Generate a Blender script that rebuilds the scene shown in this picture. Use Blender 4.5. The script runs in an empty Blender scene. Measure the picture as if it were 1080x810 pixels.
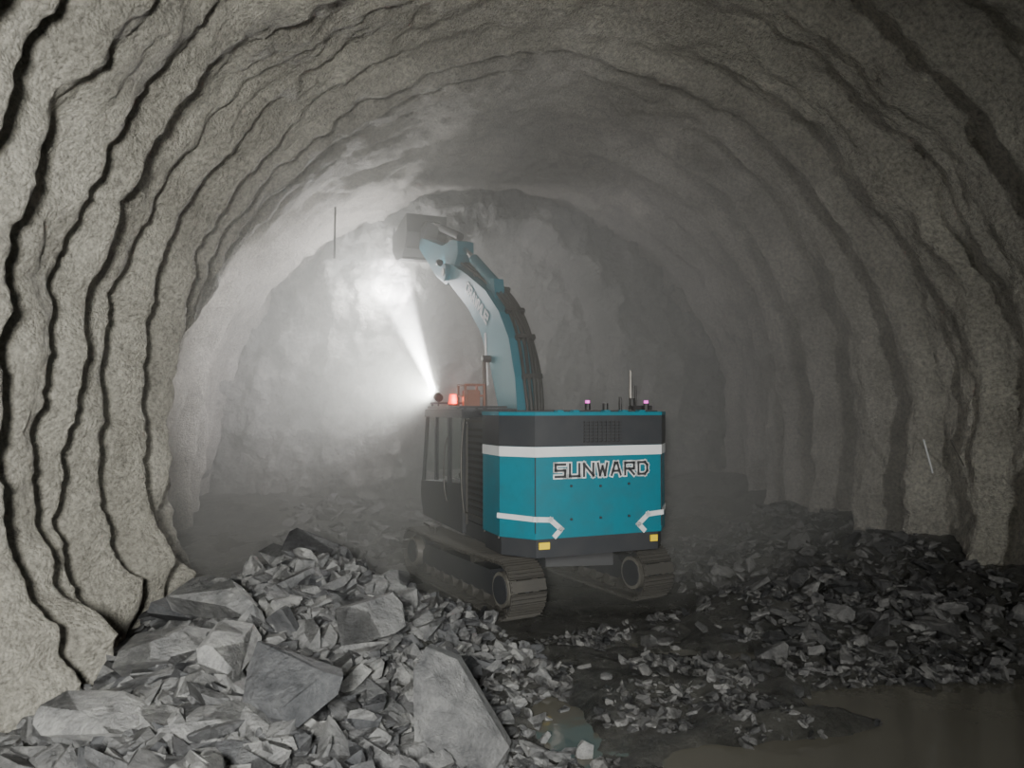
import bpy, bmesh, math, random
import numpy as np
from mathutils import Vector, Matrix, noise, Euler
random.seed(7); rng=np.random.RandomState(7)
R=math.radians
scene=bpy.context.scene

# ---------------------------------------------------------------- materials
def new_mat(name):
    m=bpy.data.materials.new(name); m.use_nodes=True
    nt=m.node_tree; nt.nodes.clear()
    out=nt.nodes.new('ShaderNodeOutputMaterial'); b=nt.nodes.new('ShaderNodeBsdfPrincipled')
    nt.links.new(b.outputs[0],out.inputs[0])
    return m,nt,b,out
def N(nt,t,**k):
    n=nt.nodes.new(t)
    for a,v in k.items(): setattr(n,a,v)
    return n
def ramp(nt,stops):
    r=nt.nodes.new('ShaderNodeValToRGB'); e=r.color_ramp.elements
    while len(e)<len(stops): e.new(0.5)
    for i,(p,c) in enumerate(stops):
        e[i].position=p; e[i].color=(c[0],c[1],c[2],1)
    return r
def noise_n(nt,scale,detail=6,rough=0.6,coord=None):
    n=nt.nodes.new('ShaderNodeTexNoise'); n.inputs['Scale'].default_value=scale
    n.inputs['Detail'].default_value=detail; n.inputs['Roughness'].default_value=rough
    if coord: nt.links.new(coord,n.inputs['Vector'])
    return n
def paint(name,col,rough=0.4,metal=0.0,dirt=0.25,emit=None,es=0):
    m,nt,b,out=new_mat(name)
    tc=N(nt,'ShaderNodeTexCoord')
    n=noise_n(nt,2.5,8,0.65,tc.outputs['Object'])
    d=[c*(1-dirt)+0.06*dirt for c in col]
    r=ramp(nt,[(0.35,d),(0.6,col)])
    nt.links.new(n.outputs[0],r.inputs[0]); nt.links.new(r.outputs[0],b.inputs['Base Color'])
    b.inputs['Roughness'].default_value=rough; b.inputs['Metallic'].default_value=metal
    if emit:
        b.inputs['Emission Color'].default_value=(*emit,1); b.inputs['Emission Strength'].default_value=es
    return m
def mat_shotcrete(name,c0,c1,scale=1.0,bd=0.13):
    m,nt,b,out=new_mat(name)
    tc=N(nt,'ShaderNodeTexCoord'); o=tc.outputs['Object']
    n1=noise_n(nt,0.7,8,0.65,o); r=ramp(nt,[(0.3,c0),(0.7,c1)])
    nt.links.new(n1.outputs[0],r.inputs[0])
    n2=noise_n(nt,14*scale,5,0.7,o); r2=ramp(nt,[(0.3,(.5,.5,.5)),(0.62,(1.15,1.15,1.12))])
    nt.links.new(n2.outputs[0],r2.inputs[0])
    mx=N(nt,'ShaderNodeMixRGB',blend_type='MULTIPLY'); mx.inputs[0].default_value=1
    nt.links.new(r.outputs[0],mx.inputs[1]); nt.links.new(r2.outputs[0],mx.inputs[2])
    nt.links.new(mx.outputs[0],b.inputs['Base Color'])
    b.inputs['Roughness'].default_value=0.6
    n3=noise_n(nt,8*scale,10,0.76,o)
    v=N(nt,'ShaderNodeTexVoronoi'); v.inputs['Scale'].default_value=24*scale; nt.links.new(o,v.inputs['Vector'])
    ad=N(nt,'ShaderNodeMath',operation='ADD'); mu=N(nt,'ShaderNodeMath',operation='MULTIPLY'); mu.inputs[1].default_value=-0.30
    nt.links.new(v.outputs['Distance'],mu.inputs[0]); nt.links.new(n3.outputs[0],ad.inputs[0]); nt.links.new(mu.outputs[0],ad.inputs[1])
    bp=N(nt,'ShaderNodeBump'); bp.inputs['Strength'].default_value=1.0; bp.inputs['Distance'].default_value=bd
    nt.links.new(ad.outputs[0],bp.inputs['Height']); nt.links.new(bp.outputs[0],b.inputs['Normal'])
    return m
def mat_rock(name,lo,hi,rough=0.5):
    m,nt,b,out=new_mat(name)
    tc=N(nt,'ShaderNodeTexCoord'); o=tc.outputs['Object']; g=N(nt,'ShaderNodeNewGeometry')
    r=ramp(nt,[(0,lo),(1,hi)]); nt.links.new(g.outputs['Random Per Island'],r.inputs[0])
    n=noise_n(nt,3.5,12,0.75,o); r2=ramp(nt,[(0.32,(.40,.41,.43)),(0.5,(.86,.86,.87)),(0.68,(1.4,1.4,1.37))]); nt.links.new(n.outputs[0],r2.inputs[0])
    mx=N(nt,'ShaderNodeMixRGB',blend_type='MULTIPLY'); mx.inputs[0].default_value=1
    nt.links.new(r.outputs[0],mx.inputs[1]); nt.links.new(r2.outputs[0],mx.inputs[2]); nt.links.new(mx.outputs[0],b.inputs['Base Color'])
    b.inputs['Roughness'].default_value=rough
    n3=noise_n(nt,6,13,0.72,o); bp=N(nt,'ShaderNodeBump'); bp.inputs['Strength'].default_value=1; bp.inputs['Distance'].default_value=0.14
    nt.links.new(n3.outputs[0],bp.inputs['Height']); nt.links.new(bp.outputs[0],b.inputs['Normal'])
    return m
def mat_mud():
    m,nt,b,out=new_mat('wet_mud')
    tc=N(nt,'ShaderNodeTexCoord'); o=tc.outputs['Object']
    n=noise_n(nt,1.6,10,0.7,o); r=ramp(nt,[(0.35,(.02,.021,.02)),(0.7,(.10,.10,.09))]); nt.links.new(n.outputs[0],r.inputs[0])
    nt.links.new(r.outputs[0],b.inputs['Base Color'])
    r2=ramp(nt,[(0.4,(.16,)*3),(0.65,(.5,)*3)]); n2=noise_n(nt,0.9,6,0.6,o); nt.links.new(n2.outputs[0],r2.inputs[0]); nt.links.new(r2.outputs[0],b.inputs['Roughness'])
    n3=noise_n(nt,6,12,0.78,o); bp=N(nt,'ShaderNodeBump'); bp.inputs['Strength'].default_value=1; bp.inputs['Distance'].default_value=0.16
    nt.links.new(n3.outputs[0],bp.inputs['Height']); nt.links.new(bp.outputs[0],b.inputs['Normal'])
    return m
M_shot=mat_shotcrete('shotcrete',(.33,.32,.285),(.59,.575,.515))
M_face=mat_shotcrete('tunnel_face_rock',(.12,.13,.12),(.36,.36,.33),0.35,.2)
M_rock=mat_rock('slate_rock',(.10,.105,.112),(.33,.335,.33))
M_rub=mat_rock('rubble_rock',(.032,.034,.036),(.25,.25,.245))
M_mud=mat_mud()
M_teal=paint('teal_paint',(.008,.160,.215),0.38,0,0.2)
M_tealb=paint('boom_teal_paint',(.002,.14,.19),0.45,0,0.0)
M_dark=paint('charcoal_paint',(.034,.037,.042),0.45,0,0.3)
M_black=paint('black_rubber',(.014,.014,.014),0.5,0,0.3)
M_white=paint('white_paint',(.66,.68,.69),0.4,0,0.1)
M_steel=paint('dirty_steel',(.085,.082,.074),0.5,0.3,0.4)
M_hub=paint('worn_steel',(.30,.29,.26),0.45,0.6,0.4)
M_chrome=paint('chrome_rod',(.5,.5,.5),0.2,1,0.05)
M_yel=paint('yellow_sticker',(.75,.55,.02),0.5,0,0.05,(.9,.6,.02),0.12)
M_beacon=paint('beacon_orange',(.9,.06,.01),0.3,0,0,(1,.03,.004),3.0)
M_lamp=paint('lamp_lens',(1,1,1),0.3,0,0,(1,.98,.92),60)
M_mag=paint('magenta_led',(.8,.05,.6),0.3,0,0,(1,.1,.8),1.4)
M_cage=paint('rusty_orange',(.22,.10,.07),0.5,0,0.2)
def mat_glass():
    m,nt,b,out=new_mat('cab_glass')
    b.inputs['Base Color'].default_value=(.2,.22,.22,1); b.inputs['Roughness'].default_value=0.15
    t=N(nt,'ShaderNodeBsdfTransparent'); t.inputs[0].default_value=(.97,.98,.97,1)
    mx=N(nt,'ShaderNodeMixShader'); mx.inputs[0].default_value=0.15
    nt.links.new(t.outputs[0],mx.inputs[1]); nt.links.new(b.outputs[0],mx.inputs[2]); nt.links.new(mx.outputs[0],out.inputs[0])
    return m
M_glass=mat_glass()
def mat_water():
    m,nt,b,out=new_mat('muddy_water')
    b.inputs['Base Color'].default_value=(.085,.082,.068,1); b.inputs['Roughness'].default_value=0.08
    tc=N(nt,'ShaderNodeTexCoord'); n=noise_n(nt,3.0,3,0.5,tc.outputs['Object'])
    bp=N(nt,'ShaderNodeBump'); bp.inputs['Strength'].default_value=0.15; bp.inputs['Distance'].default_value=0.03
    nt.links.new(n.outputs[0],bp.inputs['Height']); nt.links.new(bp.outputs[0],b.inputs['Normal'])
    return m
M_water=mat_water()

# ---------------------------------------------------------------- mesh helpers
def obj_from(name,verts,faces,mat,parent=None,smooth=False):
    me=bpy.data.meshes.new(name); me.from_pydata([tuple(v) for v in verts],[],[tuple(f) for f in faces]); me.update()
    if smooth: me.polygons.foreach_set('use_smooth',[True]*len(me.polygons))
    me.materials.append(mat)
    o=bpy.data.objects.new(name,me); scene.collection.objects.link(o)
    if parent: o.parent=parent
    return o
def empty(name,loc=(0,0,0),rz=0,parent=None):
    e=bpy.data.objects.new(name,None); e.location=loc; e.rotation_euler=(0,0,rz); scene.collection.objects.link(e)
    if parent: e.parent=parent
    return e
def fin(name,bm,mat,parent,bevel=0,smooth=False):
    if bevel: bmesh.ops.bevel(bm,geom=[e for e in bm.edges if len(e.link_faces)==2 and e.calc_face_angle(0)>0.4],offset=bevel,segments=2,affect='EDGES',clamp_overlap=True)
    bmesh.ops.recalc_face_normals(bm,faces=bm.faces)
    me=bpy.data.meshes.new(name); bm.to_mesh(me); bm.free(); me.materials.append(mat)
    if smooth: me.polygons.foreach_set('use_smooth',[True]*len(me.polygons))
    o=bpy.data.objects.new(name,me); scene.collection.objects.link(o)
    if parent: o.parent=parent
    return o
def bm_box(bm,c,s,rot=None):
    m=Matrix.Translation(Vector(c))@(rot.to_4x4() if rot else Matrix.Identity(4))@Matrix.Diagonal((*s,1))
    bmesh.ops.create_cube(bm,size=1,matrix=m)
def box(name,lo,hi,mat,parent,bevel=0.02):
    bm=bmesh.new(); c=[(a+b)/2 for a,b in zip(lo,hi)]; s=[b-a for a,b in zip(lo,hi)]
    bm_box(bm,c,s); return fin(name,bm,mat,parent,bevel)
def bm_cyl(bm,p0,p1,r,seg=20,r2=None):
    p0=Vector(p0);p1=Vector(p1);d=p1-p0
    m=Matrix.Translation((p0+p1)/2)@d.to_track_quat('Z','Y').to_matrix().to_4x4()
    bmesh.ops.create_cone(bm,cap_ends=True,segments=seg,radius1=r,radius2=r if r2 is None else r2,depth=d.length,matrix=m)
def cyl(name,p0,p1,r,mat,parent,seg=20,r2=None):
    bm=bmesh.new(); bm_cyl(bm,p0,p1,r,seg,r2); return fin(name,bm,mat,parent,0)
def prism_z(name,pts,z0,z1,mat,parent,bevel=0.02):
    bm=bmesh.new(); a=[bm.verts.new((x,y,z0)) for x,y in pts]; b=[bm.verts.new((x,y,z1)) for x,y in pts]; n=len(pts)
    bm.faces.new(a[::-1]); bm.faces.new(b)
    for i in range(n): bm.faces.new((a[i],a[(i+1)%n],b[(i+1)%n],b[i]))
    return fin(name,bm,mat,parent,bevel)
def prism_x(name,pts,x0,x1,mat,parent,bevel=0.02):
    bm=bmesh.new(); a=[bm.verts.new((x0,y,z)) for y,z in pts]; b=[bm.verts.new((x1,y,z)) for y,z in pts]; n=len(pts)
    bm.faces.new(a); bm.faces.new(b[::-1])
    for i in range(n): bm.faces.new((a[i],b[i],b[(i+1)%n],a[(i+1)%n]))
    return fin(name,bm,mat,parent,bevel)
def tube(name,pts,r,mat,parent):
    cu=bpy.data.curves.new(name,'CURVE'); cu.dimensions='3D'; cu.bevel_depth=r; cu.bevel_resolution=3
    s=cu.splines.new('NURBS'); s.points.add(len(pts)-1)
    for i,p in enumerate(pts): s.points[i].co=(*p,1)
    s.use_endpoint_u=True; s.order_u=3
    cu.materials.append(mat); o=bpy.data.objects.new(name,cu); scene.collection.objects.link(o); o.parent=parent
    return o
def strokes(name,polys,w,org,ux,uz,nrm,d,mat,parent):
    org,ux,uz,nrm=map(Vector,(org,ux,uz,nrm)); bm=bmesh.new()
    for pl in polys:
        for (a,b) in zip(pl[:-1],pl[1:]):
            A=Vector(a);B=Vector(b);t=(B-A).normalized();n=Vector((-t.y,t.x))*w/2
            A2=A-t*w*0.5;B2=B+t*w*0.5
            q=[A2-n,B2-n,B2+n,A2+n]
            lo=[bm.verts.new(org+ux*p.x+uz*p.y) for p in q]; hi=[bm.verts.new(org+ux*p.x+uz*p.y+nrm*d) for p in q]
            bm.faces.new(hi); bm.faces.new(lo[::-1])
            for i in range(4): bm.faces.new((lo[i],lo[(i+1)%4],hi[(i+1)%4],hi[i]))
    return fin(name,bm,mat,parent,0)
def ss(a,b,x):
    t=max(0,min(1,(x-a)/(b-a))); return t*t*(3-2*t)

# ---------------------------------------------------------------- tunnel shell
CX,A,Z0,B=2.85,8.2,2.6,8.3
def fbm(x,y,z,o=4): return noise.fractal(Vector((x,y,z)),0.9,2.1,o)
sec=[]
for i in range(40): sec.append((CX-A+0.15*(1-i/40)**2, -0.5+3.1*i/40))
for i in range(241):
    a=math.pi*(1-i/240); sec.append((CX+A*math.cos(a),Z0+B*math.sin(a)))
for i in range(1,41): sec.append((CX+A-0.2*(i/40)**2, 2.6-3.1*i/40))
nS=len(sec)
ys=np.concatenate([np.arange(-8,4,0.3),np.arange(4,18,0.042),np.arange(18,25.6,.07)]); nY=len(ys)
def wall_pt(s,y):
    x,z=sec[s]; t=s/(nS-1)
    dx,dz=CX-x,3.8-z; l=math.hypot(dx,dz); dx/=l;dz/=l
    wob=0.42*noise.noise(Vector((t*4,y*0.6,1.3)))+0.08*noise.noise(Vector((t*13,y*1.0,4.3)))
    ph=(y+0.95*wob)/1.02
    rnd=0.70+1.15*noise.noise(Vector((ph*1.1,t*3.0,9.1)))
    side=abs(t-0.5)*2
    sn=math.sin(math.pi*ph)
    drape=(math.sqrt(sn*sn+0.17)-0.412)/0.67
    sr=abs(math.sin(math.pi*(y+0.9*wob)/1.55))
    rib=math.exp(-((1-sr)/0.36)**2)
    q=ss(.46,.64,t)
    ridge=drape*(1-q)+rib*q
    soft=0.55+0.9*noise.noise(Vector((t*4,y*0.3,21)))
    if t<0.5: amp=(0.08+0.53*side)*max(0.4,rnd+0.2)
    else: amp=(0.08+0.54*side)*max(0.35,rnd+0.2)
    amp*=max(.4,min(1.15,soft+.35*side+.2))
    s2=math.sin(math.pi*ph*2+1.0+2*wob)
    sub=0.13*math.sqrt(s2*s2+.08)*side*(1 if t<.5 else .3)
    off=amp*ridge+sub+0.22*fbm(x*0.5,y*0.5,z*0.5,5)+0.085*fbm(x*2.3+7,y*2.3,z*1.6,4)+0.035*noise.noise(Vector((x*7,y*7,z*7)))
    if t<0.5 and z<2.0 and y<19:
        w=(1-max(z,0)/2.0); yy=ss(18,11,y)
        off+=w**1.5*(0.2+0.65*yy)*(0.7+0.9*noise.noise(Vector((y*0.9,z,3))))
    if t<0.5: off-=2.2*ss(15,20,y)*side**1.5+(-0.38)*side
    return (x+dx*off,y,z+dz*off)
P=np.zeros((nY,nS,3))
for j,y in enumerate(ys):
    for s in range(nS): P[j,s]=wall_pt(s,y)
def grid_obj(name,G,mat):
    a,b=G.shape[:2]; v=G.reshape(-1,3); idx=np.arange(a*b).reshape(a,b)
    f=np.stack([idx[:-1,:-1],idx[1:,:-1],idx[1:,1:],idx[:-1,1:]],-1).reshape(-1,4)
    me=bpy.data.meshes.new(name); me.vertices.add(len(v)); me.vertices.foreach_set('co',v.ravel())
    me.loops.add(f.size); me.loops.foreach_set('vertex_index',f.ravel().astype(np.int32))
    me.polygons.add(len(f)); me.polygons.foreach_set('loop_start',np.arange(0,f.size,4,dtype=np.int32)); me.polygons.foreach_set('loop_total',np.full(len(f),4,dtype=np.int32))
    me.polygons.foreach_set('use_smooth',[True]*len(f)); me.update(calc_edges=True); me.validate(); me.materials.append(mat)
    o=bpy.data.objects.new(name,me); scene.collection.objects.link(o); return o
sL,sR=115,nS-95
grid_obj('wall_left',P[:,:sL+1],M_shot)
grid_obj('ceiling',P[:,sL:sR+1],M_shot)
grid_obj('wall_right',P[:,sR:],M_shot)
# tunnel face with the freshly broken recess
fx=np.linspace(CX-A-3.2,CX+A+1,260); fz=np.linspace(-0.5,12.5,180)
F=np.zeros((len(fz),len(fx),3))
for i,z in enumerate(fz):
    for j,x in enumerate(fx):
        y=25.0+0.5*fbm(x*0.35,z*0.35,2.0,5)+0.5*fbm(x*1.4,z*0.9,5.0,5)
        ex=(x-3.6)/3.9; ez=(z-3.0)/6.9
        rr=math.hypot(ex,ez)+0.07*noise.noise(Vector((x,z,0)))
        y+=1.8*max(0,min(1,(1-rr)*9))
        F[i,j]=(x,y,z)
grid_obj('wall_back',F,M_face)

# ---------------------------------------------------------------- ground
EX,EY=2.5,15.4
def tracks_uv(x,y):
    dx,dy=x-EX,y-EY; c,s=math.cos(R(21)),math.sin(R(21))
    return dx*c+dy*s,-dx*s+dy*c
def gh(x,y):
    n=fbm(x*0.55,y*0.55,0.3,5)
    h=0.10*n+0.08*fbm(x*2.2,y*2.2,4,4)
    env=ss(14.4,12.2,y)*(0.72+0.28*ss(6,12,y))
    h+=1.12*math.exp(-(((x+1.6+0.25*math.sin(y))/1.75)**2))*env
    e2=ss(5.0,10.5,x)*ss(9.5,13,y)*(0.55+0.6*(0.5+noise.noise(Vector((x*0.6,y*0.6,8)))))
    h+=1.0*e2
    h+=0.35*math.exp(-(((x-5.9)/1.1)**2+((y-12.6)/0.9)**2))
    h+=0.9*ss(19,25,y)*(0.5+0.5*ss(3,-5,x))
    h-=0.28*max(ss(9.6,9.0,y)*ss(4.6,5.6,x),ss(8.2,7.7,y)*ss(2.4,3.2,x))
    h-=0.24*math.exp(-(((x-1.75)/0.38)**2+((y-8.7)/1.2)**2))
    h-=0.15*math.exp(-(((x-4.6)/1.0)**2+((y-10.9)/.5)**2))
    h+=0.14*math.exp(-(((x-3.4)/1.4)**2+((y-9.2)/.6)**2))
    h+=0.26*math.exp(-(((x-5.2)/1.3)**2+((y-8.3)/.17)**2))
    u,v=tracks_uv(x,y)
    f=ss(2.6,1.9,abs(u))*ss(3.6,2.8,abs(v))
    return h*(1-f)+f*(-0.02+0.03*n)
gx=np.arange(-8,12.5,0.08); gy=np.arange(-2,26.6,0.08)
G=np.zeros((len(gx),len(gy),3))
for i,x in enumerate(gx):
    for j,y in enumerate(gy): G[i,j]=(x,y,gh(x,y))
grid_obj('floor',G,M_mud)
WZ=-0.082
obj_from('puddle',[(1.0,2,WZ),(9.8,2,WZ),(9.8,11.6,WZ),(1.0,11.6,WZ)],[(0,1,2,3)],M_water)

# ---------------------------------------------------------------- rocks
def rock_template():
    bm=bmesh.new(); bmesh.ops.create_cube(bm,size=2)
    for v in bm.verts: v.co+=Vector([random.uniform(-.3,.3) for _ in range(3)])
    for k in range(random.randint(6,11)):
        n=Vector([random.gauss(0,1),random.gauss(0,1),random.gauss(0,.7)]).normalized()
        co=n*random.uniform(0.62,1.12)
        bmesh.ops.bisect_plane(bm,geom=bm.verts[:]+bm.edges[:]+bm.faces[:],plane_co=co,plane_no=n,clear_outer=True)
        r=bmesh.ops.convex_hull(bm,input=bm.verts[:])
        bmesh.ops.delete(bm,geom=[g for g in r['geom_interior'] if isinstance(g,bmesh.types.BMVert)],context='VERTS')
    bmesh.ops.dissolve_limit(bm,angle_limit=0.05,verts=bm.verts[:],edges=bm.edges[:])
    bmesh.ops.recalc_face_normals(bm,faces=bm.faces[:])
    bm.verts.ensure_lookup_table()
    for i,v in enumerate(bm.verts): v.index=i
    V=np.array([v.co[:] for v in bm.verts]); Fs=[[v.index for v in f.verts] for f in bm.faces]
    bm.free(); return V,Fs
T=[rock_template() for _ in range(60)]
def hull(pts):
    bm=bmesh.new()
    for p in pts: bm.verts.new(p)
    r=bmesh.ops.convex_hull(bm,input=bm.verts[:])
    bmesh.ops.delete(bm,geom=[v for v in bm.verts if not v.link_faces],context='VERTS')
    bmesh.ops.dissolve_limit(bm,angle_limit=0.12,verts=bm.verts[:],edges=bm.edges[:])
    bmesh.ops.recalc_face_normals(bm,faces=bm.faces[:])
    for i,v in enumerate(bm.verts): v.index=i
    V=np.array([v.co[:] for v in bm.verts]); Fs=[[v.index for v in f.verts] for f in bm.faces]
    bm.free(); return V,Fs
def rocks(name,items,mat,extra=()):
    VV=[];FF=[];o=0
    for (p,sz,rot) in items:
        V,Fs=T[random.randrange(len(T))]
        m=np.array(rot.to_matrix())
        W=(V*np.array(sz))@m.T+np.array(p); VV.append(W)
        FF+= [[i+o for i in f] for f in Fs]; o+=len(V)
    for V,Fs in extra:
        VV.append(V); FF+=[[i+o for i in f] for f in Fs]; o+=len(V)
    return obj_from(name,np.concatenate(VV).tolist(),FF,mat)
def rrot(tilt=0.6): return Euler((random.gauss(0,tilt),random.gauss(0,tilt),random.uniform(0,6.28)))
items=[]
def add_rock(x,y,s,tilt=0.45,lift=0.15,asp=None):
    a=asp or (1,random.uniform(.5,.9),random.uniform(.16,.42))
    items.append(((x,y,gh(x,y)+s*lift),(s*a[0],s*a[1],s*a[2]),rrot(tilt)))
def near_tracks(x,y):
    u,v=tracks_uv(x,y); return abs(u)<2.05 and abs(v)<3.1
for _ in range(7000):
    y=random.uniform(3.5,14.2); x=random.gauss(-1.2,1.45)
    if x<-4.1 or x>1.9 or near_tracks(x,y): continue
    s=random.choice([.03,.04,.05,.07,.09,.12,.15])*random.uniform(.8,1.25)
    add_rock(x,y,s,.5,.3)
for _ in range(620):
    y=random.uniform(4.5,13.6); x=random.gauss(-1.5,1.1)
    if x<-4.0 or x>0.6 or near_tracks(x,y): continue
    s=random.uniform(.16,.31)
    add_rock(x,y,s,0.5,0.35,(1,random.uniform(.5,.85),random.uniform(.14,.34)))
def big(x,y,z,sz,e): items.append(((x,y,z),sz,Euler([R(a) for a in e])))
big(-1.05,7.0,1.13,(.42,.28,.09),(42,12,-25))
big(-0.45,9.3,1.12,(.36,.30,.10),(48,-14,20))
big(-1.35,12.1,1.34,(.62,.34,.10),(30,24,-20))
big(-2.5,8.5,1.10,(.46,.30,.11),(30,-8,5))
big(-2.5,7.0,0.95,(.55,.26,.09),(18,6,-6))
big(-0.2,11.6,0.92,(.38,.28,.12),(30,15,40))
big(-3.0,11.3,0.80,(.42,.28,.12),(20,-10,60))
big(-1.7,8.0,1.25,(.40,.28,.10),(35,-14,70))
big(-2.2,9.6,1.30,(.44,.30,.10),(28,8,-30))
slabf=[(.19,7.75,1.20),(.50,7.78,1.05),(1.0,7.5,.26),(.78,7.35,.05),(.08,7.40,.20),(.06,7.6,1.02),(.30,7.42,.85)]
slab=hull(slabf+[(x+.06,y+.26,z-.05) for x,y,z in slabf[:6]])
rocks('rock_pile',items,M_rock,[slab])
items=[]
for _ in range(5800):
    x=random.uniform(1.6,10.3); y=random.uniform(9.0,19)
    dn=noise.noise(Vector((x*0.9,y*0.9,12)))
    if random.random()>(0.10+0.75*ss(4,8.5,x))*(0.5+1.3*max(0,dn+.25)): continue
    if gh(x,y)<-0.10 or near_tracks(x,y): continue
    s=random.choice([.03,.04,.05,.07,.09,.12])*random.uniform(.8,1.3)
    add_rock(x,y,s,0.5,0.2)
for _ in range(80):
    x=random.uniform(5.5,10.0); y=random.uniform(10.5,17); add_rock(x,y,random.uniform(.12,.28),0.4,0.25)
for x,y,s in ((5.3,10.6,.24),(6.0,11.2,.2),(7.4,11.4,.22),(4.4,8.7,.16),(3.1,9.8,.15),(6.9,10.4,.2)): add_rock(x,y,s,.2,.25)
rocks('rubble_heap',items,M_rub)
items=[]
for _ in range(9000):
    y=random.uniform(6.8,13.5); x=random.uniform(0.9,8.5)
    if noise.noise(Vector((x*0.9,y*1.3,2)))<0.06: continue
    if gh(x,y)<-0.09 or near_tracks(x,y): continue
    add_rock(x,y,random.choice([.015,.02,.028,.04,.055,.08])*random.uniform(.8,1.3),0.5,0.2)
rocks('gravel_debris',items,M_rub)
items=[]
for _ in range(900):
    y=random.uniform(12,24); x=random.uniform(-3.7,3)
    if near_tracks(x,y): continue
    add_rock(x,y,random.choice([.06,.09,.13,.2]),0.5,0.15)
rocks('fallen_rocks',items,M_rub)

# ---------------------------------------------------------------- excavator
ex=empty('excavator',(EX,EY,0.0))
up=empty('upper_structure',(0,0,0),R(22-7.8),ex)
un=empty('undercarriage',(-.12,0,0),R(29-7.8),ex)
HW=1.62; RY=-2.95
cw=[(-HW,-1.6),(-HW,-2.42),(-1.2,RY),(1.2,RY),(HW,-2.42),(HW,-1.6)]
def grow(p,d): return [(x*(1+d/HW),y-(d if y<-2 else 0)) for x,y in p]
prism_z('counterweight',cw,1.45,3.46,M_teal,up,0.03)
prism_z('counterweight_base',grow(cw,-0.05),1.14,1.46,M_dark,up,0.05)
prism_z('upper_band',grow(cw,0.015),2.96,3.47,M_dark,up,0.02)
prism_z('white_stripe',grow(cw,0.012),2.79,2.955,M_white,up,0.0)
prism_z('top_trim',grow(cw,0.02),3.47,3.53,M_teal,up,0.015)
ny=RY-0.012
for sx,nm in ((-1,'left'),(1,'right')):
    strokes('chevron_'+nm,[[(sx*1.2,1.78),(sx*0.93,1.76),(sx*0.74,1.60),(sx*0.84,1.50)]],0.085,(0,ny+0.01,0),(1,0,0),(0,0,1),(0,-1,0),0.012,M_white,up)
    a=Vector((sx*1.2,RY-0.004,0)); b=Vector((sx*HW,-2.42,0)); t=(b-a); n=Vector((sx*0.8,-0.6,0)).normalized()
    strokes('chevron_side_'+nm,[[(0.0,1.78),(t.length,1.80)]],0.085,a,t.normalized(),(0,0,1),n,0.014,M_white,up)
LT={'S':[[(1,1),(0,1),(0,.5),(1,.5),(1,0),(0,0)]],'U':[[(0,1),(0,0),(1,0),(1,1)]],'N':[[(0,0),(0,1),(1,0),(1,1)]],
'W':[[(0,1),(.22,0),(.5,.75),(.78,0),(1,1)]],'A':[[(0,0),(.38,1),(.62,1),(1,0)],[(.22,.33),(.78,.33)]],
'R':[[(0,0),(0,1),(1,1),(1,.48),(0,.48)],[(.45,.48),(1,0)]],'D':[[(0,0),(0,1),(.75,1),(1,.75),(1,.25),(.75,0),(0,0)]]}
def word(txt,w,h,gap,x0,z0):
    out=[];x=x0
    for ch in txt:
        for pl in LT[ch]: out.append([(x+a*w,z0+b*h) for a,b in pl])
        x+=w+gap
    return out
wd=word('SUNWARD',0.175,0.20,0.088,-0.84,2.46)
strokes('letter_outline',wd,0.082,(0,RY-0.001,0),(1,0,0),(0,0,1),(0,-1,0),0.010,M_white,up)
strokes('letter_fill',wd,0.040,(0,RY-0.008,0),(1,0,0),(0,0,1),(0,-1,0),0.008,M_dark,up)
bm=bmesh.new()
for i in range(7):
    bm_box(bm,(0.03,RY-0.03,3.36-0.055*i),(0.72,0.03,0.022))
fin('rear_vent_slats',bm,M_black,up)
bm=bmesh.new()
for i in range(9): bm_box(bm,(-0.30+0.082*i,RY-0.032,3.20),(0.018,0.04,0.36))
fin('rear_vent_bars',bm,M_dark,up)
bm=bmesh.new()
for sx in(-1.2,1.2): bm_box(bm,(sx,RY+0.0,2.2),(0.014,0.014,1.3))
for x,z in((-.55,2.3),(.0,2.28),(.55,2.3),(-.55,1.75),(0,1.75),(.55,1.75),(0,3.42)): bm_cyl(bm,(x,RY-0.02,z),(x,RY+.01,z),0.022,10)
fin('panel_seams_bolts',bm,M_dark,up)
box('sticker_left',(-1.12,RY+0.02,1.28),(-0.93,RY+0.045,1.39),M_yel,up,0)
box('sticker_right',(1.0,RY+0.02,1.28),(1.14,RY+0.045,1.39),M_yel,up,0)
box('engine_hood',(-1.56,-1.62,1.5),(1.56,-0.5,3.42),M_dark,up,0.04)
box('deck',(-1.55,-1.65,1.16),(1.55,1.75,1.5),M_dark,up,0.04)
box('right_tank',(0.5,-0.5,1.5),(1.56,1.6,2.6),M_dark,up,0.06)
box('hood_cap',(-1.4,-2.6,3.48),(1.4,-0.7,3.55),M_dark,up,0.02)
bm=bmesh.new()
for i in range(13): bm_box(bm,(-1.575,-1.1,1.75+0.12*i),(0.03,0.85,0.05))
fin('side_grille',bm,M_black,up)
bm=bmesh.new()
for y in(-2.3,-1.6,-0.62): bm_box(bm,(-1.59,y,2.35),(0.03,0.03,1.9))
for z in(1.62,3.35): bm_box(bm,(-1.59,-1.3,z),(0.03,1.6,0.03))
fin('side_door_frame',bm,M_steel,up)
tube('handrail_side',[(-1.62,-0.55,1.6),(-1.68,-0.55,2.0),(-1.68,-0.55,3.0),(-1.62,-0.55,3.4)],0.018,M_steel,up)
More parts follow.
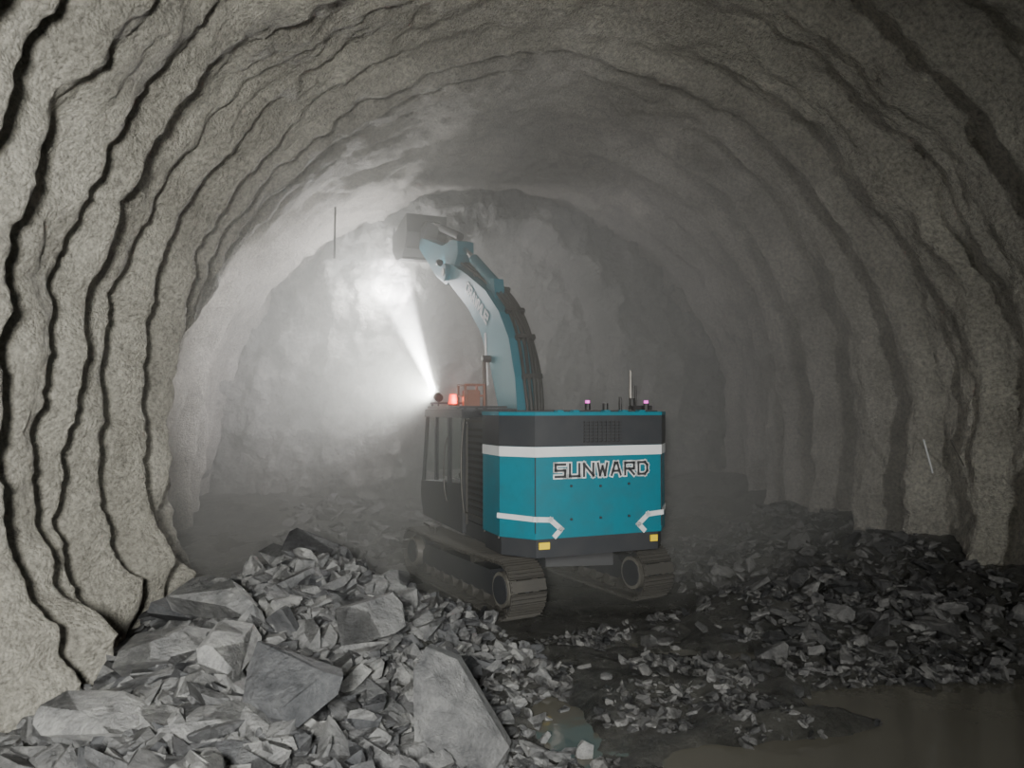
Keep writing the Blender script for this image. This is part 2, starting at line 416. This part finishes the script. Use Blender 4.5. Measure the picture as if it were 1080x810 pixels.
# cab
cx0,cx1,cy0,cy1=-1.62,-0.52,-0.45,2.45
prism_x('cab_lower',[(cy0,1.2),(cy1-0.1,1.2),(cy1+0.1,1.6),(cy1+0.1,1.95),(cy0,2.15)],cx0,cx1,M_dark,up,0.04)
prism_x('cab_roof',[(cy0,3.40),(cy1-0.25,3.40),(cy1-0.3,3.56),(cy0,3.58)],cx0-0.02,cx1+0.02,M_dark,up,0.03)
bm=bmesh.new()
for y in(cy0+.06,cy0+.95,cy0+1.9): 
    for x in(cx0+.04,cx1-.04): bm_box(bm,(x,y,2.75),(0.07,0.09,1.4))
for x in(cx0+.04,cx1-.04): bm_cyl(bm,(x,cy1+.03,1.9),(x,cy1-.32,3.45),0.045,8)
fin('cab_pillars',bm,M_dark,up)
bm=bmesh.new()
bm_box(bm,(cx0+.03,(cy0+cy1)/2,2.8),(0.012,cy1-cy0-0.4,1.2)); bm_box(bm,(cx1-.03,(cy0+cy1)/2,2.8),(0.012,cy1-cy0-0.4,1.2))
bm_box(bm,((cx0+cx1)/2,cy1-.15,2.8),(1.0,0.012,1.2))
fin('cab_windows',bm,M_glass,up)
bm=bmesh.new(); bm_box(bm,(-1.07,0.5,2.2),(.5,.5,.15)); bm_box(bm,(-1.0,0.25,2.5),(.4,.13,.6)); bm_box(bm,(-1.0,0.22,2.9),(.24,.1,.16))
fin('operator_seat',bm,M_black,up,0.03)
tube('cab_handrail',[(-1.64,0.45,1.7),(-1.72,0.45,1.8),(-1.72,0.45,2.9),(-1.64,0.45,3.0)],0.016,M_steel,up)
bm=bmesh.new()
bm_box(bm,(cx0-.12,1.2,1.15),(.25,.5,.04)); bm_box(bm,(cx0-.12,1.2,0.85),(.2,.4,.04))
bm_box(bm,(cx0-.12,1.0,1.0),(.03,.03,.32)); bm_box(bm,(cx0-.12,1.4,1.0),(.03,.03,.32))
fin('cab_steps',bm,M_steel,up)
def beacon(nm,x,y,z):
    cyl(nm+'_base',(x,y,z),(x,y,z+.08),.10,M_black,up); cyl(nm+'_dome',(x,y,z+.08),(x,y,z+.28),.10,M_beacon,up,16,.07)
beacon('beacon',-1.42,0.80,3.60)
def lamp(nm,p,d,parent=up,s=.09,lens=M_lamp):
    p=Vector(p);d=Vector(d).normalized()
    cyl(nm+'_housing',p-d*.09,p+d*.03,s,M_dark,parent,16); cyl(nm+'_lens',p+d*.03,p+d*.04,s*.85,lens,parent,16)
bm=bmesh.new()
for x in(-1.42,-1.02):
    for y in(0,.45): bm_box(bm,(x,y,3.82),(.04,.04,.5))
for z in(3.62,3.84,4.06):
    for y in(0,.45): bm_box(bm,(-1.22,y,z),(.40,.035,.035))
    for x in(-1.42,-1.02): bm_box(bm,(x,.22,z),(.035,.45,.035))
fin('roof_lamp_cage',bm,M_cage,up)
box('roof_control_box',(-1.36,.06,3.6),(-1.08,.38,3.96),M_cage,up,0.02)
bm=bmesh.new(); bm_box(bm,(-1.1,0.95,3.61),(1.0,2.3,.05)); bm_box(bm,(-1.1,1.9,3.70),(1.0,.04,.04)); 
for x in(-1.55,-.65): bm_box(bm,(x,1.9,3.65),(.04,.04,.12))
fin('cab_roof_guard',bm,M_dark,up,0.01)
for i,(x,y) in enumerate(((0.05,-2.4),(1.25,-2.4),(.35,-2.5))):
    cyl('led_post_%d'%i,(x,y,3.56),(x,y,3.68),.05,M_black,up,12)
    if i<2: cyl('led_%d'%i,(x,y,3.68),(x,y,3.73),.04,M_mag,up,12)
for i,x in enumerate((-.7,-.4,.2,.55,.9)): box('hood_latch_%d'%i,(x,-2.75,3.52),(x+.12,-2.6,3.56),M_teal,up,0.01)
cyl('antenna_post',(1.25,-1.9,3.56),(1.25,-1.9,3.78),.05,M_black,up,12)
cyl('antenna_1',(1.22,-1.9,3.78),(1.22,-1.9,4.3),.03,M_hub,up,10); cyl('antenna_2',(1.33,-1.9,3.6),(1.33,-1.9,4.02),.022,M_black,up,10)
cyl('antenna_3',(1.0,-1.9,3.56),(1.0,-1.9,3.80),.03,M_black,up,10)
box('camera_bracket',(1.05,-2.3,3.56),(1.45,-2.1,3.64),M_black,up,0.01)
cyl('swing_bearing',(0,0,.88),(0,0,1.18),.72,M_dark,ex,40)

# boom assembly (profile in y,z) ------------------------------------------
bmn=empty('boom_assembly',(.06,0,0),R(2.0),up)
bx=0.0
def by(pl): return [(y*0.88,2.15+(z-2.15)*0.89) for y,z in pl]
boom=by([(0.15,2.15),(0.22,3.3),(0.42,4.5),(0.80,5.45),(1.40,6.15),(2.3,6.8),(3.6,7.40),(5.05,7.98),(5.35,8.0),(5.55,7.85),(5.50,7.60),(4.6,7.08),(3.6,6.5),(2.7,5.8),(2.05,4.95),(1.5,3.9),(1.10,3.0),(0.85,2.15),(.50,1.95)])
prism_x('boom',boom,bx-.25,bx+.25,M_tealb,bmn,0.03)
bo=Vector((bx-.255,1.95,5.52)); bd=Vector((0,.80,.57)).normalized(); bu=Vector((0,-.57,.80)).normalized()
wd2=word('SUNWARD',0.17,0.22,0.08,0,0)
strokes('boom_lettering',wd2,0.05,bo,bd,bu,(-1,0,0),0.008,M_white,bmn)
strokes('boom_stripe',[[(-.85,-1.05),(-.5,-.70),(-.1,-.25)]],0.12,bo,bd,bu,(-1,0,0),0.008,M_white,bmn)
def off_path(pts,d):
    out=[]
    for i,(y,z) in enumerate(pts):
        a=pts[max(0,i-1)];b=pts[min(len(pts)-1,i+1)]; t=Vector((b[0]-a[0],b[1]-a[1])).normalized()
        out.append((y-t.y*d,z+t.x*d))
    return out
top=boom[:8]
for i,(xo,d,r) in enumerate(((-.05,.08,.035),(.05,.09,.04),(.15,.1,.045),(.24,.06,.045),(.32,-.02,.055),(.37,-.15,.055),(.34,-.3,.05))):
    tube('hose_%d'%(i+1),[(bx+xo+(.03*math.sin(j*2.1+i) if 0<j<7 else 0),y,z) for j,(y,z) in enumerate(off_path(top,d))],r,M_black,bmn)
bm=bmesh.new()
for k in (2,3,4,5,6):
    y,z=off_path(top,.05)[k]; a=top[k-1];b=top[k+1]; ang=math.atan2(b[1]-a[1],b[0]-a[0])
    bm_box(bm,(bx+.12,y,z),(.44,.10,.12),Euler((ang,0,0)).to_matrix())
fin('hose_clamps',bm,M_black,bmn)
for sx in(-1,1):
    x=bx+sx*.40
    cyl('boom_cylinder_%s'%('l' if sx<0 else 'r'),(x,1.35,1.55),(x,1.65,3.3),.12,M_black,bmn)
    cyl('boom_rod_%s'%('l' if sx<0 else 'r'),(x,1.65,3.3),(x,1.75,4.7),.045,M_steel,bmn)
cyl('boom_pin',(bx-.45,1.75,4.7),(bx+.45,1.75,4.7),.08,M_dark,bmn)
cyl('stick_cylinder',(bx,2.0,6.45),(bx,3.4,7.28),.13,M_tealb,bmn); cyl('stick_rod',(bx,3.4,7.28),(bx,4.1,7.68),.07,M_chrome,bmn)
prism_x('stick_cylinder_lug',[(1.7,5.9),(1.85,6.55),(2.15,6.6),(2.45,6.3)],bx-.12,bx+.12,M_tealb,bmn)
# stick: rear lug over the boom tip, reaches forward to the crown of the face
stick=[(4.00,7.50),(4.02,7.84),(4.4,7.95),(5.2,7.95),(7.1,8.55),(7.3,8.5),(7.3,8.28),(5.7,7.20),(4.9,6.86),(4.5,6.92)]
prism_x('stick',stick,bx-.22,bx+.22,M_tealb,bmn,0.03)
cyl('stick_pivot',(bx-.36,4.7,7.15),(bx+.36,4.7,7.15),.22,M_tealb,bmn,24)
cyl('stick_pivot_cap',(bx-.38,4.7,7.15),(bx+.38,4.7,7.15),.10,M_hub,bmn,24)
cyl('bucket_cylinder',(bx,4.4,8.05),(bx,5.9,8.6),.10,M_dark,bmn); cyl('bucket_rod',(bx,5.9,8.6),(bx,6.7,8.9),.05,M_chrome,bmn)
prism_x('bucket_link',[(6.6,8.9),(6.75,8.98),(7.7,8.8),(7.6,8.6),(7.2,8.5),(7.0,8.5)],bx-.2,bx+.2,M_dark,bmn)
prof=[(7.3,9.3),(7.25,8.75),(7.45,8.3),(7.85,8.05),(8.4,8.1),(8.8,8.4),(8.9,8.9)]
bm=bmesh.new(); hw=.62
inn=[(y+(8.1-y)*.08,z+(8.9-z)*.08) for y,z in prof]
def strip(pl):
    a=[bm.verts.new((bx-hw,y,z)) for y,z in pl]; b=[bm.verts.new((bx+hw,y,z)) for y,z in pl]
    for i in range(len(pl)-1): bm.faces.new((a[i],a[i+1],b[i+1],b[i]))
    return a,b
a,b=strip(prof); c,d=strip(inn)
for p,q in((a,c),(b,d)):
    bm.faces.new(p); bm.faces.new(q)
for k in(0,-1): bm.faces.new((a[k],b[k],d[k],c[k]))
for i in range(5):
    x=bx-hw+.08+i*(2*hw-.16)/4
    bmesh.ops.create_cone(bm,cap_ends=True,segments=4,radius1=.08,radius2=.02,depth=.34,matrix=Matrix.Translation((x,8.92,9.05)))
for z0,y0 in ((8.3,7.37),(8.08,7.8)): bm_box(bm,(bx,y0,z0),(1.2,.10,.08))
fin('bucket',bm,M_black,bmn)
lamp('stick_lamp',(bx-.38,5.0,7.45),(-.1,1,.3),bmn)  # invented fixture with glowing lens, added to account for the haze glow
lamp('cab_lamp',(-1.5,1.65,3.84),(-.15,.9,.40))
cyl('cab_lamp_post',(-1.5,1.60,3.58),(-1.5,1.60,3.82),.02,M_dark,up,8)

# undercarriage ------------------------------------------------------
def track(nm,x):
    RR,L=.455,2.02; per=2*math.pi*RR+4*L; n=52; bm=bmesh.new()
    for i in range(n):
        s=per*i/n
        if s<2*L: y,z,an=-L+s,0.0,0
        elif s<2*L+math.pi*RR: a=(s-2*L)/RR; y,z,an=L+RR*math.sin(a),RR-RR*math.cos(a),a
        elif s<4*L+math.pi*RR: q=s-2*L-math.pi*RR; y,z,an=L-q,2*RR-(0.05*math.sin(math.pi*q/(2*L))),math.pi
        else: a=(s-4*L-math.pi*RR)/RR; y,z,an=-L-RR*math.sin(a),RR+RR*math.cos(a),math.pi+a
        m=Euler((an,0,0)).to_matrix(); p=Vector((x,y,z+.045))
        bm_box(bm,p,(.68,per/n*.9,.035),m)
        for k in(-.35,0,.35): bm_box(bm,p+m@Vector((0,k*per/n,-.03)),(.66,.018,.05),m)
        bm_box(bm,p+m@Vector((0,0,.05)),(.22,per/n*.8,.07),m)
    fin(nm+'_shoes',bm,M_steel,un)
    prism_x(nm+'_frame',[(-1.7,.28),(1.7,.28),(1.8,.5),(1.5,.70),(-1.4,.72),(-1.75,.5)],x-.17,x+.17,M_dark,un,0.03)
    bm=bmesh.new()
    for y in np.linspace(-1.55,1.55,8): bm_cyl(bm,(x-.2,y,.2),(x+.2,y,.2),.11,16)
    for y in(-.7,.7): bm_cyl(bm,(x-.18,y,.80),(x+.18,y,.80),.09,14)
    fin(nm+'_rollers',bm,M_steel,un)
    for y,q in((-L,'sprocket'),(L,'idler')):
        bm=bmesh.new(); bm_cyl(bm,(x-.12,y,.5),(x+.12,y,.5),.37,28); 
        if q=='sprocket':
            for k in range(16):
                a=k*math.pi/8; bm_box(bm,(x,y+.39*math.cos(a),.5+.39*math.sin(a)),(.08,.06,.06),Euler((a,0,0)).to_matrix())
        fin(nm+'_'+q,bm,M_dark,un)
        cyl(nm+'_'+q+'_ring',(x-.29,y,.5),(x+.29,y,.5),.30,M_hub,un,28)
        cyl(nm+'_'+q+'_hub',(x-.31,y,.5),(x+.31,y,.5),.24,M_dark,un,24)
track('track_left',-1.36); track('track_right',1.42)
prism_z('x_frame',[(-1.25,-1.3),(-1.25,-.8),(-.7,-.4),(-.7,.4),(-1.25,.8),(-1.25,1.3),(0,.8),(1.25,1.3),(1.25,.8),(.7,.4),(.7,-.4),(1.25,-.8),(1.25,-1.3),(0,-.8)],.5,.9,M_dark,un,0.03)

# ---------------------------------------------------------------- small tunnel fittings
def rod(name,p0,p1,r=.02,m=M_hub): cyl(name,p0,p1,r,m,None,8)
rod('hanging_rod',(-2.1,22.2,9.6),(-2.12,22.2,7.9),.03,M_black)
rod('rock_bolt',(10.0,13.4,2.35),(9.6,13.1,3.0),.018,M_white)
rod('rock_bolt.001',(10.5,13.2,2.5),(10.0,12.9,3.0),.015)

# ---------------------------------------------------------------- dust haze (homogeneous scatter filling the heading)
def haze(name,lo,hi,dens,an=0.2,col=(.96,1,.93)):
    bm=bmesh.new(); c=[(a+b)/2 for a,b in zip(lo,hi)]; s=[b-a for a,b in zip(lo,hi)]; bm_box(bm,c,s)
    m=bpy.data.materials.new(name); m.use_nodes=True; nt=m.node_tree; nt.nodes.clear()
    o=nt.nodes.new('ShaderNodeOutputMaterial'); v=nt.nodes.new('ShaderNodeVolumeScatter')
    v.inputs['Color'].default_value=(*col,1); v.inputs['Density'].default_value=dens; v.inputs['Anisotropy'].default_value=an
    nt.links.new(v.outputs[0],o.inputs['Volume'])
    return fin(name,bm,m,None)
haze('dust_haze',(-9,13.2,-.6),(13,27.5,12.7),0.095,0.1)

# ---------------------------------------------------------------- lights
def light(name,kind,loc,target,energy,col=(1,1,1),size=.2,spot=60,blend=.5):
    l=bpy.data.lights.new(name,kind); l.energy=energy; l.color=col
    if kind in('POINT','SPOT'): l.shadow_soft_size=size
    if kind=='SPOT': l.spot_size=R(spot); l.spot_blend=blend
    o=bpy.data.objects.new(name,l); scene.collection.objects.link(o); o.location=loc
    if target is not None: o.rotation_euler=(Vector(target)-Vector(loc)).to_track_quat('-Z','Y').to_euler()
    return o
light('floodlight','SPOT',(-1.0,-1.5,4.2),(-2.7,12,2.5),9500,(1,.98,.925),.6,100,1.0)
light('floodlight.001','SPOT',(5.2,-2.5,3.6),(4.8,13,2.0),3500,(1,.99,.95),.3,84,1.0)
bpy.context.view_layer.update()
wp=up.matrix_world@Vector((-1.53,1.74,3.88))
light('cab_lamp_beam','SPOT',wp,(-.50,24.6,7.5),430000,(1,1,.96),.05,9,.6)
light('cab_lamp_wide','SPOT',wp,(-4.4,24.6,6.3),8500,(1,1,.94),.08,84,.9)
light('added_haze_glow','POINT',(-.9,24.0,7.3),None,1500,(1,1,.94),.2)  # added point light that brightens the haze near the face; no lamp hangs here
wb=up.matrix_world@Vector((-1.42,.62,3.78))
light('beacon_light','POINT',wb,None,14,(1,.12,.03),.05)
w_=bpy.data.worlds.new('world'); scene.world=w_; w_.use_nodes=True
w_.node_tree.nodes['Background'].inputs[0].default_value=(.6,.65,.62,1); w_.node_tree.nodes['Background'].inputs[1].default_value=0.02

# ---------------------------------------------------------------- camera
cam=bpy.data.cameras.new('camera'); co=bpy.data.objects.new('camera',cam); scene.collection.objects.link(co)
co.location=(0,0,3.6); co.rotation_euler=(R(91.79),0,R(-7.8)); cam.lens=26.67; cam.sensor_width=36; cam.clip_end=200
scene.camera=co
